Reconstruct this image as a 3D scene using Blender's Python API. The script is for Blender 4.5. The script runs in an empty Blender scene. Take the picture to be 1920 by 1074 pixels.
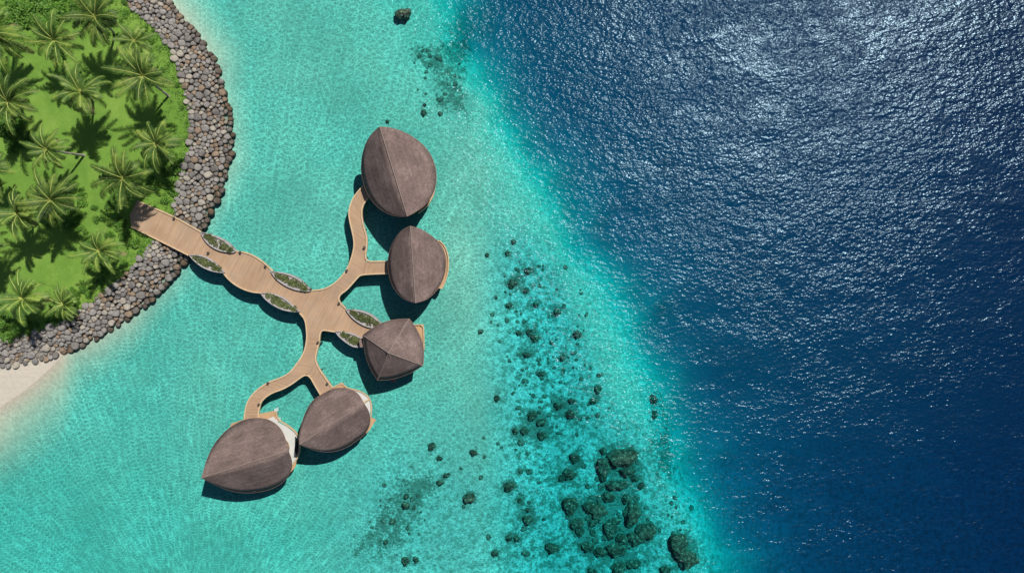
import bpy, bmesh, math, random
import numpy as np
from mathutils import Vector, Matrix
from mathutils.geometry import tessellate_polygon
R = math.radians
random.seed(7); RNG = np.random.default_rng(11)
scene = bpy.context.scene
COL = scene.collection

# ------------------------------------------------------------------ camera, sky, sun, exposure
CAM_H = 128.0
cam_d = bpy.data.cameras.new("camera"); cam = bpy.data.objects.new("camera", cam_d); COL.objects.link(cam)
cam.location = (0, 0, CAM_H); cam.rotation_euler = (0, 0, 0)
cam_d.sensor_width = 36; cam_d.lens = 24.0; cam_d.clip_start = 1; cam_d.clip_end = 9000
scene.camera = cam
SUN_V = Vector((.455, .57, 1.0)).normalized()
SUN_EL = math.asin(SUN_V.z); SUN_AZ = math.atan2(SUN_V.x, SUN_V.y)
world = bpy.data.worlds.new("World"); scene.world = world; world.use_nodes = True
wn = world.node_tree
sky = wn.nodes.new('ShaderNodeTexSky'); sky.sky_type = 'NISHITA'; sky.sun_disc = False
sky.sun_elevation = SUN_EL; sky.sun_rotation = SUN_AZ; sky.air_density = 1.0; sky.dust_density = .7
wn.links.new(sky.outputs[0], wn.nodes['Background'].inputs[0]); wn.nodes['Background'].inputs[1].default_value = 0.062
sd = bpy.data.lights.new("sun", 'SUN'); so = bpy.data.objects.new("sun", sd); COL.objects.link(so)
sd.energy = 5.0; sd.angle = R(.6); sd.color = (1, .965, .9)
so.rotation_euler = SUN_V.to_track_quat('Z', 'Y').to_euler()
scene.view_settings.view_transform = 'Standard'; scene.view_settings.look = 'None'
scene.view_settings.exposure = 0; scene.view_settings.gamma = 1
scene.render.engine = 'CYCLES'
cy = scene.cycles
cy.use_denoising = True; cy.max_bounces = 6; cy.diffuse_bounces = 2; cy.glossy_bounces = 2
cy.transparent_max_bounces = 16; cy.transmission_bounces = 2; cy.volume_bounces = 0
cy.sample_clamp_indirect = 4; cy.caustics_reflective = False; cy.caustics_refractive = False

# ------------------------------------------------------------------ helpers
def W(u, v, z=0.0):
    """world point at height z seen at photo pixel (u, v)"""
    k = (CAM_H - z) / CAM_H / 10.0
    return Vector(((u - 960) * k, -(v - 537) * k, z))
def W2(u, v, z=0.0):
    p = W(u, v, z); return (p.x, p.y)
def tag(o, label=None, cat=None, group=None, kind=None):
    if label: o['label'] = label
    if cat: o['category'] = cat
    if group: o['group'] = group
    if kind: o['kind'] = kind
    return o
def empty(name, loc=(0, 0, 0)):
    o = bpy.data.objects.new(name, None); o.location = loc; o.empty_display_size = .5; COL.objects.link(o); return o
def link(name, me, parent=None, loc=None):
    o = bpy.data.objects.new(name, me); COL.objects.link(o)
    if parent is not None:
        o.parent = parent
        if loc is None: o.location = (-parent.location[0], -parent.location[1], -parent.location[2])
    if loc is not None: o.location = loc
    return o
def mesh(name, verts, faces, mat, smooth=False, uvs=None, attrs=None):
    me = bpy.data.meshes.new(name); me.from_pydata([tuple(map(float, v)) for v in verts], [], faces)
    for m in (mat if isinstance(mat, (list, tuple)) else [mat]): me.materials.append(m)
    if smooth: me.polygons.foreach_set('use_smooth', [True] * len(me.polygons))
    if uvs is not None:
        ul = me.uv_layers.new(name='UVMap')
        li = np.zeros(len(me.loops), dtype=np.int32); me.loops.foreach_get('vertex_index', li)
        ul.data.foreach_set('uv', np.asarray(uvs, dtype=np.float32)[li].ravel())
    if attrs:
        for k, a in attrs.items():
            at = me.attributes.new(k, 'FLOAT', 'POINT'); at.data.foreach_set('value', np.asarray(a, dtype=np.float32))
    me.update(); return me
class MB:
    def __init__(s): s.v = []; s.f = []; s.uv = []
    def add(s, vs, fs, uv=None):
        n = len(s.v); s.v += [tuple(p) for p in vs]; s.f += [tuple(i + n for i in f) for f in fs]
        s.uv += list(uv) if uv is not None else [(p[0], p[1]) for p in vs]
    def box(s, c, h, rz=0, uv=None):
        cs, sn = math.cos(rz), math.sin(rz); vs = []
        for dz in (-1, 1):
            for dx, dy in ((-1, -1), (1, -1), (1, 1), (-1, 1)):
                x, y = dx * h[0], dy * h[1]; vs.append((c[0] + x * cs - y * sn, c[1] + x * sn + y * cs, c[2] + dz * h[2]))
        s.add(vs, [(3, 2, 1, 0), (4, 5, 6, 7), (0, 1, 5, 4), (1, 2, 6, 5), (2, 3, 7, 6), (3, 0, 4, 7)])
    def cyl(s, c, r, z0, z1, n=10):
        vs = [(c[0] + r * math.cos(2 * math.pi * i / n), c[1] + r * math.sin(2 * math.pi * i / n), z) for z in (z0, z1) for i in range(n)]
        s.add(vs, [(i, (i + 1) % n, n + (i + 1) % n, n + i) for i in range(n)] + [tuple(range(n, 2 * n)), tuple(range(n - 1, -1, -1))])
    def tube(s, pts, rad, n=8, cap=True):
        pts = [Vector(p) for p in pts]; rings = []; m = len(pts)
        for i, p in enumerate(pts):
            t = (pts[min(i + 1, m - 1)] - pts[max(i - 1, 0)]).normalized()
            a = t.cross(Vector((0, 0, 1)));
            if a.length < .1: a = t.cross(Vector((1, 0, 0)))
            a.normalize(); b = a.cross(t); r = rad[i] if isinstance(rad, (list, tuple)) else rad
            rings.append([p + (a * math.cos(2 * math.pi * k / n) + b * math.sin(2 * math.pi * k / n)) * r for k in range(n)])
        vs = [q for g in rings for q in g]
        fs = [(i * n + k, i * n + (k + 1) % n, (i + 1) * n + (k + 1) % n, (i + 1) * n + k) for i in range(m - 1) for k in range(n)]
        if cap: fs += [tuple(range(n)), tuple(range(m * n - 1, (m - 1) * n - 1, -1))]
        s.add(vs, fs)
    def ribbon(s, pts, w, z0, z1):
        """square-section kerb following a 2-D line"""
        pts = [Vector((p[0], p[1])) for p in pts]; m = len(pts); vs = []
        for i, p in enumerate(pts):
            t = pts[min(i + 1, m - 1)] - pts[max(i - 1, 0)]; t.normalize(); nrm = Vector((-t.y, t.x)) * w / 2
            vs += [(p.x + nrm.x, p.y + nrm.y, z0), (p.x + nrm.x, p.y + nrm.y, z1), (p.x - nrm.x, p.y - nrm.y, z1), (p.x - nrm.x, p.y - nrm.y, z0)]
        fs = [(i * 4 + k, (i + 1) * 4 + k, (i + 1) * 4 + (k + 1) % 4, i * 4 + (k + 1) % 4) for i in range(m - 1) for k in range(4)]
        fs += [(3, 2, 1, 0), tuple((m - 1) * 4 + k for k in range(4))]
        s.add(vs, fs)
    def prism(s, poly, z0, z1, uv=None):
        """closed 2-D outline extruded between two heights (z1 may be a list)"""
        n = len(poly); zt = z1 if isinstance(z1, (list, tuple)) else [z1] * n
        a = sum(poly[i][0] * poly[(i + 1) % n][1] - poly[(i + 1) % n][0] * poly[i][1] for i in range(n))
        if a < 0: poly = poly[::-1]; zt = zt[::-1]
        tris = tessellate_polygon([[Vector((p[0], p[1], 0)) for p in poly]])
        top = [(p[0], p[1], zt[i]) for i, p in enumerate(poly)]; bot = [(p[0], p[1], z0) for p in poly]
        def up(t):
            (ax, ay), (bx, by), (cx, cy_) = [poly[i][:2] for i in t]
            return t if (bx - ax) * (cy_ - ay) - (by - ay) * (cx - ax) > 0 else (t[0], t[2], t[1])
        T = [up(tuple(t)) for t in tris]
        u = [uv(p) for p in poly] if uv else [(p[0], p[1]) for p in poly]
        s.add(top, T, u); s.add(bot, [(t[0], t[2], t[1]) for t in T], u)
        sv = top + bot
        s.add(sv, [(i + n, (i + 1) % n + n, (i + 1) % n, i) for i in range(n)], u + u)
    def obj(s, name, mat, parent=None, smooth=False, uv=False):
        return link(name, mesh(name, s.v, s.f, mat, smooth, s.uv if uv else None), parent)
def resample(pts, n, closed=False):
    p = np.array([tuple(q) for q in pts], float)
    if closed: p = np.vstack([p, p[:1]])
    d = np.r_[0, np.cumsum(np.linalg.norm(np.diff(p, axis=0), axis=1))]
    t = np.linspace(0, d[-1], n + (1 if closed else 0)); out = np.stack([np.interp(t, d, p[:, k]) for k in range(p.shape[1])], 1)
    return out[:-1] if closed else out
def smooth_line(pts, n, it=2):
    p = np.array(pts, float)
    for _ in range(it):  # Chaikin, keeping the ends
        q = [p[0]]
        for a, b in zip(p[:-1], p[1:]): q += [a * .75 + b * .25, a * .25 + b * .75]
        q.append(p[-1]); p = np.array(q)
    return resample(p, n)
def copy_tree(o, loc=None, rz=None, sc=None):
    c = o.copy(); COL.objects.link(c)
    if loc is not None: c.location = loc
    if rz is not None: c.rotation_euler = (0, 0, rz)
    if sc is not None: c.scale = (sc, sc, sc)
    for ch in o.children:
        d = ch.copy(); COL.objects.link(d); d.parent = c
    return c

# ------------------------------------------------------------------ materials
class NT:
    def __init__(s, name, out='ShaderNodeBsdfPrincipled'):
        s.m = bpy.data.materials.new(name); s.m.use_nodes = True; s.t = s.m.node_tree; s.n = s.t.nodes
        s.p = s.n.get('Principled BSDF'); s.o = s.n.get('Material Output')
    def new(s, t, **kw):
        n = s.n.new(t)
        for k, v in kw.items():
            if k.startswith('i_'): n.inputs[int(k[2:]) if k[2:].isdigit() else k[2:]].default_value = v
            else: setattr(n, k, v)
        return n
    def l(s, a, b): s.t.links.new(a, b)
    def coord(s, scale=(1, 1, 1), rot=(0, 0, 0), src='pos'):
        if src == 'pos': c = s.new('ShaderNodeNewGeometry').outputs['Position']
        elif src == 'obj': c = s.new('ShaderNodeTexCoord').outputs['Object']
        else: c = s.new('ShaderNodeTexCoord').outputs['UV']
        m = s.new('ShaderNodeMapping'); m.inputs['Scale'].default_value = scale; m.inputs['Rotation'].default_value = rot
        s.l(c, m.inputs[0]); return m.outputs[0]
    def noise(s, vec, scale, detail=3, rough=.55, dist=0):
        n = s.new('ShaderNodeTexNoise'); n.inputs['Scale'].default_value = scale; n.inputs['Detail'].default_value = detail
        n.inputs['Roughness'].default_value = rough; n.inputs['Distortion'].default_value = dist; s.l(vec, n.inputs['Vector']); return n.outputs['Fac']
    def ramp(s, f, stops, interp='LINEAR'):
        r = s.new('ShaderNodeValToRGB'); r.color_ramp.interpolation = interp; e = r.color_ramp.elements
        while len(e) > 1: e.remove(e[-1])
        e[0].position = stops[0][0]; e[0].color = (*stops[0][1], 1)
        for p, c in stops[1:]:
            q = e.new(p); q.color = (*c, 1)
        s.l(f, r.inputs[0]); return r.outputs[0]
    def mr(s, f, a, b, c=0., d=1., cl=True):
        n = s.new('ShaderNodeMapRange'); n.clamp = cl
        for i, v in zip((1, 2, 3, 4), (a, b, c, d)):
            if hasattr(v, 'links'): s.l(v, n.inputs[i])
            else: n.inputs[i].default_value = v
        s.l(f, n.inputs[0]); return n.outputs[0]
    def math(s, op, a, b=None):
        n = s.new('ShaderNodeMath'); n.operation = op
        for i, v in enumerate((a, b)):
            if v is None: continue
            if hasattr(v, 'links'): s.l(v, n.inputs[i])
            else: n.inputs[i].default_value = v
        return n.outputs[0]
    def mix(s, f, a, b, blend='MIX'):
        n = s.new('ShaderNodeMix'); n.data_type = 'RGBA'; n.blend_type = blend
        for i, v in ((0, f), (6, a), (7, b)):
            if hasattr(v, 'links'): s.l(v, n.inputs[i])
            else: n.inputs[i].default_value = (*v, 1) if isinstance(v, tuple) else v
        return n.outputs[2]
    def bump(s, h, dist, strength=1):
        b = s.new('ShaderNodeBump'); b.inputs['Distance'].default_value = dist; b.inputs['Strength'].default_value = strength
        s.l(h, b.inputs['Height']); s.l(b.outputs[0], s.p.inputs['Normal']); return b.outputs[0]
    def attr(s, name):
        a = s.new('ShaderNodeAttribute'); a.attribute_name = name; return a.outputs['Fac']
    def rand(s): return s.new('ShaderNodeObjectInfo').outputs['Random']
    def base(s, c, rough=.8, spec=.3):
        if isinstance(c, tuple): s.p.inputs['Base Color'].default_value = (*c, 1)
        else: s.l(c, s.p.inputs['Base Color'])
        s.p.inputs['Roughness'].default_value = rough; s.p.inputs['Specular IOR Level'].default_value = spec
        return s

def simple(name, c1, c2, scale=3, rough=.8, bump=.02, bscale=None, src='pos', stretch=(1, 1, 1), rnd=0, spec=.3):
    n = NT(name); v = n.coord(stretch, src=src); f = n.noise(v, scale, 5, .6)
    c = n.ramp(f, [(.3, c1), (.7, c2)])
    if rnd:
        r = n.mr(n.rand(), 0, 1, 1 - rnd, 1 + rnd)
        h = n.new('ShaderNodeHueSaturation'); n.l(c, h.inputs['Color']); n.l(r, h.inputs['Value']); c = h.outputs[0]
    n.base(c, rough, spec)
    if bump: n.bump(n.noise(v, bscale or scale * 3, 4, .6), bump)
    return n.m

M = {}
def build_materials():
    # --- sand / reef floor
    n = NT('reef_sand'); v = n.coord()
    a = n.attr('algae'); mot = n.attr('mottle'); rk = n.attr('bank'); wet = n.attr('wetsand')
    sand = n.ramp(n.noise(v, .09, 5, .6), [(.3, (.60, .53, .405)), (.7, (.66, .585, .45))])
    sand = n.mix(mot, sand, (.69, .68, .61))
    fine = n.noise(v, 1.5, 6, .65); sand = n.mix(n.mr(fine, .42, .62, 0, .42), sand, (.42, .375, .30))
    # coral rubble: blotches where the reef grows
    b1 = n.noise(v, .55, 6, .68, .6); b2 = n.noise(v, .16, 4, .6)
    th = n.math('SUBTRACT', .80, n.math('MULTIPLY', mot, .18)); th = n.math('SUBTRACT', th, n.math('MULTIPLY', a, .34))
    blend = n.math('ADD', n.math('MULTIPLY', b1, .75), n.math('MULTIPLY', b2, .25))
    spk = n.noise(v, 2.2, 3, .7); blend = n.math('ADD', blend, n.math('MULTIPLY', n.math('SUBTRACT', spk, .5), .62)); cov = n.mr(blend, n.math('SUBTRACT', th, .05), n.math('ADD', th, .06))
    sand = n.mix(n.math('MULTIPLY', n.mr(n.noise(v, .9, 4, .7), .46, .58, 0, .85), mot), sand, (.16, .185, .13))
    alg = n.ramp(n.noise(v, 1.8, 5, .7), [(.3, (.05, .055, .04)), (.7, (.24, .23, .16))])
    c = n.mix(n.math('MULTIPLY', cov, .78), sand, alg)
    c = n.mix(n.math('MULTIPLY', wet, .6), c, (.44, .40, .35))
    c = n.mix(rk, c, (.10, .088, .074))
    n.base(c, .95, .1); n.bump(n.noise(v, 1.2, 6, .7), .12); M['seabed'] = n.m
    # --- water surface + water body
    n = NT('sea_water'); v = n.coord()
    chop = n.attr('chop'); shallow = n.attr('shallow')
    vs = n.coord((1.0, 1.55, 1), (0, 0, R(-28)))
    big = n.math('SUBTRACT', n.noise(n.coord((1, 2.2, 1), (0, 0, R(-32))), .055, 3, .5, 0), .5)
    mid = n.noise(vs, .42, 1, .5, 0); sm = n.noise(vs, 1.1, 2, .55, 0)
    patch = n.noise(n.coord((1, 1.7, 1), (0, 0, R(-30))), .04, 5, .62, .5)
    pb = n.noise(n.coord((1, 1.9, 1), (0, 0, R(-24))), .22, 2, .5); patch = n.math('ADD', n.math('MULTIPLY', patch, .55), n.math('MULTIPLY', pb, .45)); amp = n.mr(patch, .42, .58, .62, 1.35); amp = n.math('MULTIPLY', amp, chop)
    h = n.math('ADD', n.math('MULTIPLY', n.math('SUBTRACT', sm, .5), .50), n.math('MULTIPLY', n.math('SUBTRACT', mid, .5), .44))
    h = n.math('MULTIPLY', h, amp); h = n.math('ADD', h, n.math('MULTIPLY', big, n.math('MULTIPLY', chop, 1.3)))
    bmp = n.new('ShaderNodeBump'); bmp.inputs['Distance'].default_value = 1.0; bmp.inputs['Strength'].default_value = 1.0
    n.l(h, bmp.inputs['Height'])
    # sun caustics painted as a cell network into the surface's transparent colour
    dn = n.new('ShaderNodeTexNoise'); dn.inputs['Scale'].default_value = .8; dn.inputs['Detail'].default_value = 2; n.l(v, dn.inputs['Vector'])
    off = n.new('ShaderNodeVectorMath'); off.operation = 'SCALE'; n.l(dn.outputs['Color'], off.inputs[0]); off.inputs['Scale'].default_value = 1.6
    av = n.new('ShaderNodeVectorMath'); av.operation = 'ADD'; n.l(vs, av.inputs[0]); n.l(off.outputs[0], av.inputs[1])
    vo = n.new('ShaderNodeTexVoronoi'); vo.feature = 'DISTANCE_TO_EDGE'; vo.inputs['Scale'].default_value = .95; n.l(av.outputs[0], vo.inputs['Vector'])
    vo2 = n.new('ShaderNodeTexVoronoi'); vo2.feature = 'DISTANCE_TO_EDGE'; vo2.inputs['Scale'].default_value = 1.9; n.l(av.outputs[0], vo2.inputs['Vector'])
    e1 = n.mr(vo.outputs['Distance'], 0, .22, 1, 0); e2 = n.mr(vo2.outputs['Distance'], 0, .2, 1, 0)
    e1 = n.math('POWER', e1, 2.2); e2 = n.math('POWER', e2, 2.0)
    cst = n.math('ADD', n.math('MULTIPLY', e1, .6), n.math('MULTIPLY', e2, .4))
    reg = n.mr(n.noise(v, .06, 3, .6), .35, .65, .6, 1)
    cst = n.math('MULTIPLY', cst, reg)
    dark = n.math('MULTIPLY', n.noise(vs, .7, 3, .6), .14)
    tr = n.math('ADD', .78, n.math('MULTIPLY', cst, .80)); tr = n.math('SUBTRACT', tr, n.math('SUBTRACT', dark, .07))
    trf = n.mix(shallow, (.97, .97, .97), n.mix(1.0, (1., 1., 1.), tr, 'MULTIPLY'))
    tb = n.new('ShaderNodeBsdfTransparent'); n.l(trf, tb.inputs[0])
    gl = n.new('ShaderNodeBsdfGlossy'); gl.inputs['Roughness'].default_value = .235; n.l(bmp.outputs[0], gl.inputs['Normal'])
    gl.inputs['Color'].default_value = (.41, .59, .71, 1)
    fr = n.new('ShaderNodeFresnel'); fr.inputs['IOR'].default_value = 1.40
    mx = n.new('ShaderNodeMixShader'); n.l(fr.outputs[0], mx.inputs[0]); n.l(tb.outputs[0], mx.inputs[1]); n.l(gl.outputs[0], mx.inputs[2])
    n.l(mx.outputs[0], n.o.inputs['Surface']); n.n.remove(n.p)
    va = n.new('ShaderNodeVolumeAbsorption'); va.inputs['Color'].default_value = (.15, .909, .949, 1); va.inputs['Density'].default_value = .50
    n.l(va.outputs[0], n.o.inputs['Volume']); M['water'] = n.m
    # --- timber
    def timber(name, c1, c2):
        n = NT(name); v = n.coord(src='uv'); sep = n.new('ShaderNodeSeparateXYZ'); n.l(v, sep.inputs[0])
        st = n.coord((1, .04, 1), src='uv')
        pl = n.noise(st, 4.5, 3, .8); wd = n.noise(v, .22, 3, .5)
        c = n.ramp(n.math('ADD', n.math('MULTIPLY', pl, .55), n.math('MULTIPLY', wd, .45)), [(.36, c1), (.64, c2)])
        fr = n.math('FRACT', n.math('DIVIDE', sep.outputs[0], 2.7)); seam = n.mr(n.math('ABSOLUTE', n.math('SUBTRACT', fr, .5)), .006, .028, .35, 0)
        gap = n.mr(n.math('ABSOLUTE', n.math('SUBTRACT', n.math('FRACT', n.math('DIVIDE', sep.outputs[0], .29)), .5)), .03, .09, .28, 0)
        c = n.mix(n.mr(n.noise(n.coord(), .35, 5, .7, .6), .48, .72, 0, .45), c, (.33, .27, .215)); c = n.mix(n.math('MAXIMUM', seam, gap), c, (.12, .075, .045)); n.base(c, .75, .25); n.bump(pl, .01); return n.m
    M['deck'] = timber('deck_timber', (.31, .195, .118), (.47, .315, .20))
    M['kerb'] = simple('kerb_timber', (.47, .33, .19), (.60, .44, .28), 2, .7, .01)
    M['pile'] = simple('pile_wood', (.10, .075, .055), (.19, .15, .11), 4)
    M['white_floor'] = simple('pale_terrace_stone', (.50, .50, .47), (.58, .57, .54), .8, .6, .005)
    M['terrace'] = timber('terrace_timber', (.42, .25, .12), (.55, .35, .19))
    # --- shingle roof
    n = NT('roof_shingle'); v = n.coord(src='uv'); p = n.coord()
    row = n.noise(n.coord((.25, 2.4, 1), src='uv'), 1.2, 4, .7); sp = n.noise(p, 2.6, 6, .75); bl = n.noise(p, .28, 4, .6)
    f = n.math('ADD', n.math('ADD', n.math('MULTIPLY', sp, .42), n.math('MULTIPLY', row, .20)), n.math('MULTIPLY', bl, .38))
    su = n.new('ShaderNodeSeparateXYZ'); n.l(v, su.inputs[0]); crs = n.math('ABSOLUTE', n.math('SUBTRACT', n.math('FRACT', n.math('MULTIPLY', n.math('ADD', su.outputs[1], n.math('MULTIPLY', n.noise(p, .8, 3), .35)), 1.05)), .5)); f = n.math('ADD', f, n.math('MULTIPLY', n.math('SUBTRACT', crs, .25), .03))
    c = n.ramp(f, [(.34, (.078, .056, .051)), (.5, (.168, .119, .107)), (.64, (.295, .215, .194))]); n.base(c, .9, .15)
    n.bump(n.math('ADD', sp, n.math('MULTIPLY', row, .8)), .022); M['roof'] = n.m
    M['ridge'] = simple('ridge_cap', (.19, .145, .125), (.28, .22, .19), 3)
    M['eave'] = simple('eave_board', (.20, .12, .09), (.28, .18, .14), 3)
    M['wall'] = simple('timber_wall', (.25, .16, .09), (.36, .25, .15), 2, .7, .01, stretch=(1, 1, .1))
    n = NT('dark_glass'); n.base((.03, .04, .045), .08, .6); n.bump(n.noise(n.coord(), .5, 2), .01); M['glass'] = n.m
    M['metal'] = simple('lamp_metal', (.05, .04, .035), (.10, .08, .07), 5, .5)
    M['steel'] = simple('pool_ladder_steel', (.6, .6, .6), (.75, .75, .75), 5, .3)
    M['concrete'] = simple('planter_concrete', (.30, .275, .27), (.42, .385, .375), 1.5, .85, .02)
    M['soil'] = simple('sandy_soil', (.26, .22, .21), (.44, .40, .39), 2.5, .95, .05)
    # --- island
    n = NT('lawn_grass'); v = n.coord()
    g = n.ramp(n.noise(v, .12, 5, .65, .4), [(.30, (.125, .24, .036)), (.5, (.17, .305, .050)), (.72, (.25, .38, .07))])
    g = n.mix(n.mr(n.noise(v, 3.5, 6, .8), .35, .7, 0, .35), g, (.095, .22, .03))
    g = n.mix(n.mr(n.noise(v, .5, 5, .75), .55, .7, 0, .45), g, (.25, .40, .075)); g = n.mix(n.mr(n.noise(v, .33, 6, .8, 1.), .60, .72, 0, .55), g, (.32, .34, .12)); n.base(g, .95, .1)
    n.bump(n.noise(v, 6, 5, .8), .15); M['lawn'] = n.m
    def leaf(name, a, b, c, tr=.25, sc=1.3):
        n = NT(name); v = n.coord(src='obj'); f = n.noise(v, sc, 3, .6); col = n.ramp(f, [(.3, a), (.52, b), (.72, c)])
        r = n.mr(n.rand(), 0, 1, .78, 1.22); h = n.new('ShaderNodeHueSaturation'); n.l(col, h.inputs['Color']); n.l(r, h.inputs['Value'])
        n.base(h.outputs[0], .55, .3)
        t = n.new('ShaderNodeBsdfTranslucent'); n.l(h.outputs[0], t.inputs[0]); m = n.new('ShaderNodeMixShader'); m.inputs[0].default_value = tr
        n.l(n.p.outputs[0], m.inputs[1]); n.l(t.outputs[0], m.inputs[2]); n.l(m.outputs[0], n.o.inputs[0]); return n.m
    M['frond'] = leaf('palm_leaf', (.045, .10, .018), (.10, .185, .03), (.28, .38, .065), .25, .5)
    M['dryfrond'] = simple('dry_palm_leaf', (.20, .15, .07), (.34, .27, .14), 1.5, .8, 0, src='obj')
    M['rachis'] = simple('palm_rib', (.27, .33, .07), (.44, .46, .13), 1.2, .5, 0, src='obj', rnd=.15)
    M['trunk'] = simple('palm_trunk', (.20, .175, .15), (.36, .33, .29), 2.5, .9, .03, src='obj')
    M['shrub'] = leaf('shrub_leaf', (.06, .16, .022), (.13, .28, .036), (.27, .42, .075))
    M['dryshrub'] = leaf('planter_leaf', (.075, .095, .035), (.15, .185, .065), (.28, .31, .12))
    
    n = NT('coral_rock'); v = n.coord(); f = n.noise(v, 1.6, 6, .7); c = n.ramp(f, [(.34, (.055, .062, .043)), (.5, (.155, .16, .105)), (.66, (.46, .46, .32))])
    vv = n.new('ShaderNodeTexVoronoi'); vv.inputs['Scale'].default_value = 1.7; n.l(v, vv.inputs['Vector']); c = n.mix(n.mr(vv.outputs['Distance'], .25, .65, 0, .6), c, (.035, .038, .028)); tc = n.new('ShaderNodeTexCoord'); so_ = n.new('ShaderNodeSeparateXYZ'); n.l(tc.outputs['Object'], so_.inputs[0]); c = n.mix(n.mr(n.math('ADD', so_.outputs[2], n.math('MULTIPLY', n.noise(v, 1.6, 5, .7), .5)), .15, .55, .75, 0), c, (.24, .24, .165)); n.base(c, .95, .1); n.bump(n.noise(v, 2.2, 6, .75), .5); M['coral'] = n.m
    n = NT('pale_coral'); v = n.coord(); f = n.noise(v, 2.4, 5, .7); n.base(n.ramp(f, [(.34, (.05, .05, .036)), (.66, (.28, .26, .19))]), .95, .1); M['coral_pale'] = n.m
    # --- boulders: stone tint differs stone by stone, weed-stained below the tide mark
    for k, (a, b) in {'grey': ((.185, .17, .158), (.33, .305, .28)), 'dark': ((.135, .123, .115), (.225, .205, .19)),
                      'tan': ((.29, .255, .21), (.41, .37, .31)), 'brown': ((.21, .150, .105), (.32, .24, .17))}.items():
        n = NT('boulder_' + k); v = n.coord(); f = n.noise(v, 1.4, 6, .7); c = n.ramp(f, [(.3, a), (.7, b)])
        c = n.mix(n.mr(n.noise(v, 5, 4, .7), .5, .75, 0, .5), c, tuple(x * .5 for x in a))
        sep = n.new('ShaderNodeSeparateXYZ'); n.l(v, sep.inputs[0])
        wetm = n.mr(n.math('ADD', sep.outputs[2], n.math('MULTIPLY', n.noise(v, .8, 4), .5)), .40, .85, .85, 0)
        c = n.mix(wetm, c, (.075, .052, .034)); n.base(c, .85, .2); n.bump(n.noise(v, 3, 6, .7), .12); M['rock_' + k] = n.m
build_materials()

# ------------------------------------------------------------------ shore, reef edge and sea floor (traced in photo pixels, true depths)
SHORE = [(-900, -300), (-900, -900), (250, -900), (250, -300), (290, -60), (315, 0), (350, 35), (385, 85), (407, 122), (425, 180), (435, 240), (432, 300), (420, 350), (395, 395), (378, 428),
         (345, 488), (330, 510), (300, 545), (270, 575), (230, 605), (180, 635), (130, 660), (70, 680), (0, 692), (-120, 700), (-300, 700), (-900, 640)]
GRASS = [(-895, -890), (180, -890), (185, -300), (212, -60), (232, 0), (262, 30), (300, 60), (325, 100), (343, 150), (355, 200), (362, 250), (352, 300), (336, 350), (327, 400),
         (305, 432), (283, 455), (270, 480), (230, 520), (190, 555), (150, 585), (100, 612), (50, 630), (0, 640), (-120, 645), (-300, 640), (-895, 600)]
def seg_dist(U, V, poly, closed=True):
    d = np.full(U.shape, 1e9); P = list(poly) + ([poly[0]] if closed else [])
    for (ax, ay), (bx, by) in zip(P[:-1], P[1:]):
        dx, dy = bx - ax, by - ay; t = np.clip(((U - ax) * dx + (V - ay) * dy) / (dx * dx + dy * dy), 0, 1)
        d = np.minimum(d, np.hypot(U - ax - t * dx, V - ay - t * dy))
    return d
def inside(U, V, poly):
    c = np.zeros(U.shape, bool); n = len(poly)
    for i in range(n):
        (x0, y0), (x1, y1) = poly[i], poly[(i + 1) % n]
        if y0 == y1: continue
        m = ((y0 > V) != (y1 > V)) & (U < (x1 - x0) * (V - y0) / (y1 - y0) + x0); c ^= m
    return c
def sdist(U, V, poly): d = seg_dist(U, V, poly); return np.where(inside(U, V, poly), -d, d)
def vnoise(U, V, s, seed):
    """smooth value noise"""
    r = np.random.default_rng(seed); T = r.random((64, 64)); x, y = U / s, V / s
    xi, yi = np.floor(x).astype(int), np.floor(y).astype(int); fx, fy = x - xi, y - yi; fx = fx * fx * (3 - 2 * fx); fy = fy * fy * (3 - 2 * fy)
    g = lambda i, j: T[(xi + i) % 64, (yi + j) % 64]
    return (g(0, 0) * (1 - fx) + g(1, 0) * fx) * (1 - fy) + (g(0, 1) * (1 - fx) + g(1, 1) * fx) * fy - .5
EDGE_V = [-900, 0, 60, 120, 220, 310, 420, 530, 640, 760, 880, 960, 1074, 1900]
EDGE_U = [740, 838, 856, 885, 940, 1005, 1070, 1132, 1185, 1240, 1292, 1325, 1370, 1600]
def reef_s(U, V): return (U - np.interp(V, EDGE_V, EDGE_U)) * .88
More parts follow.
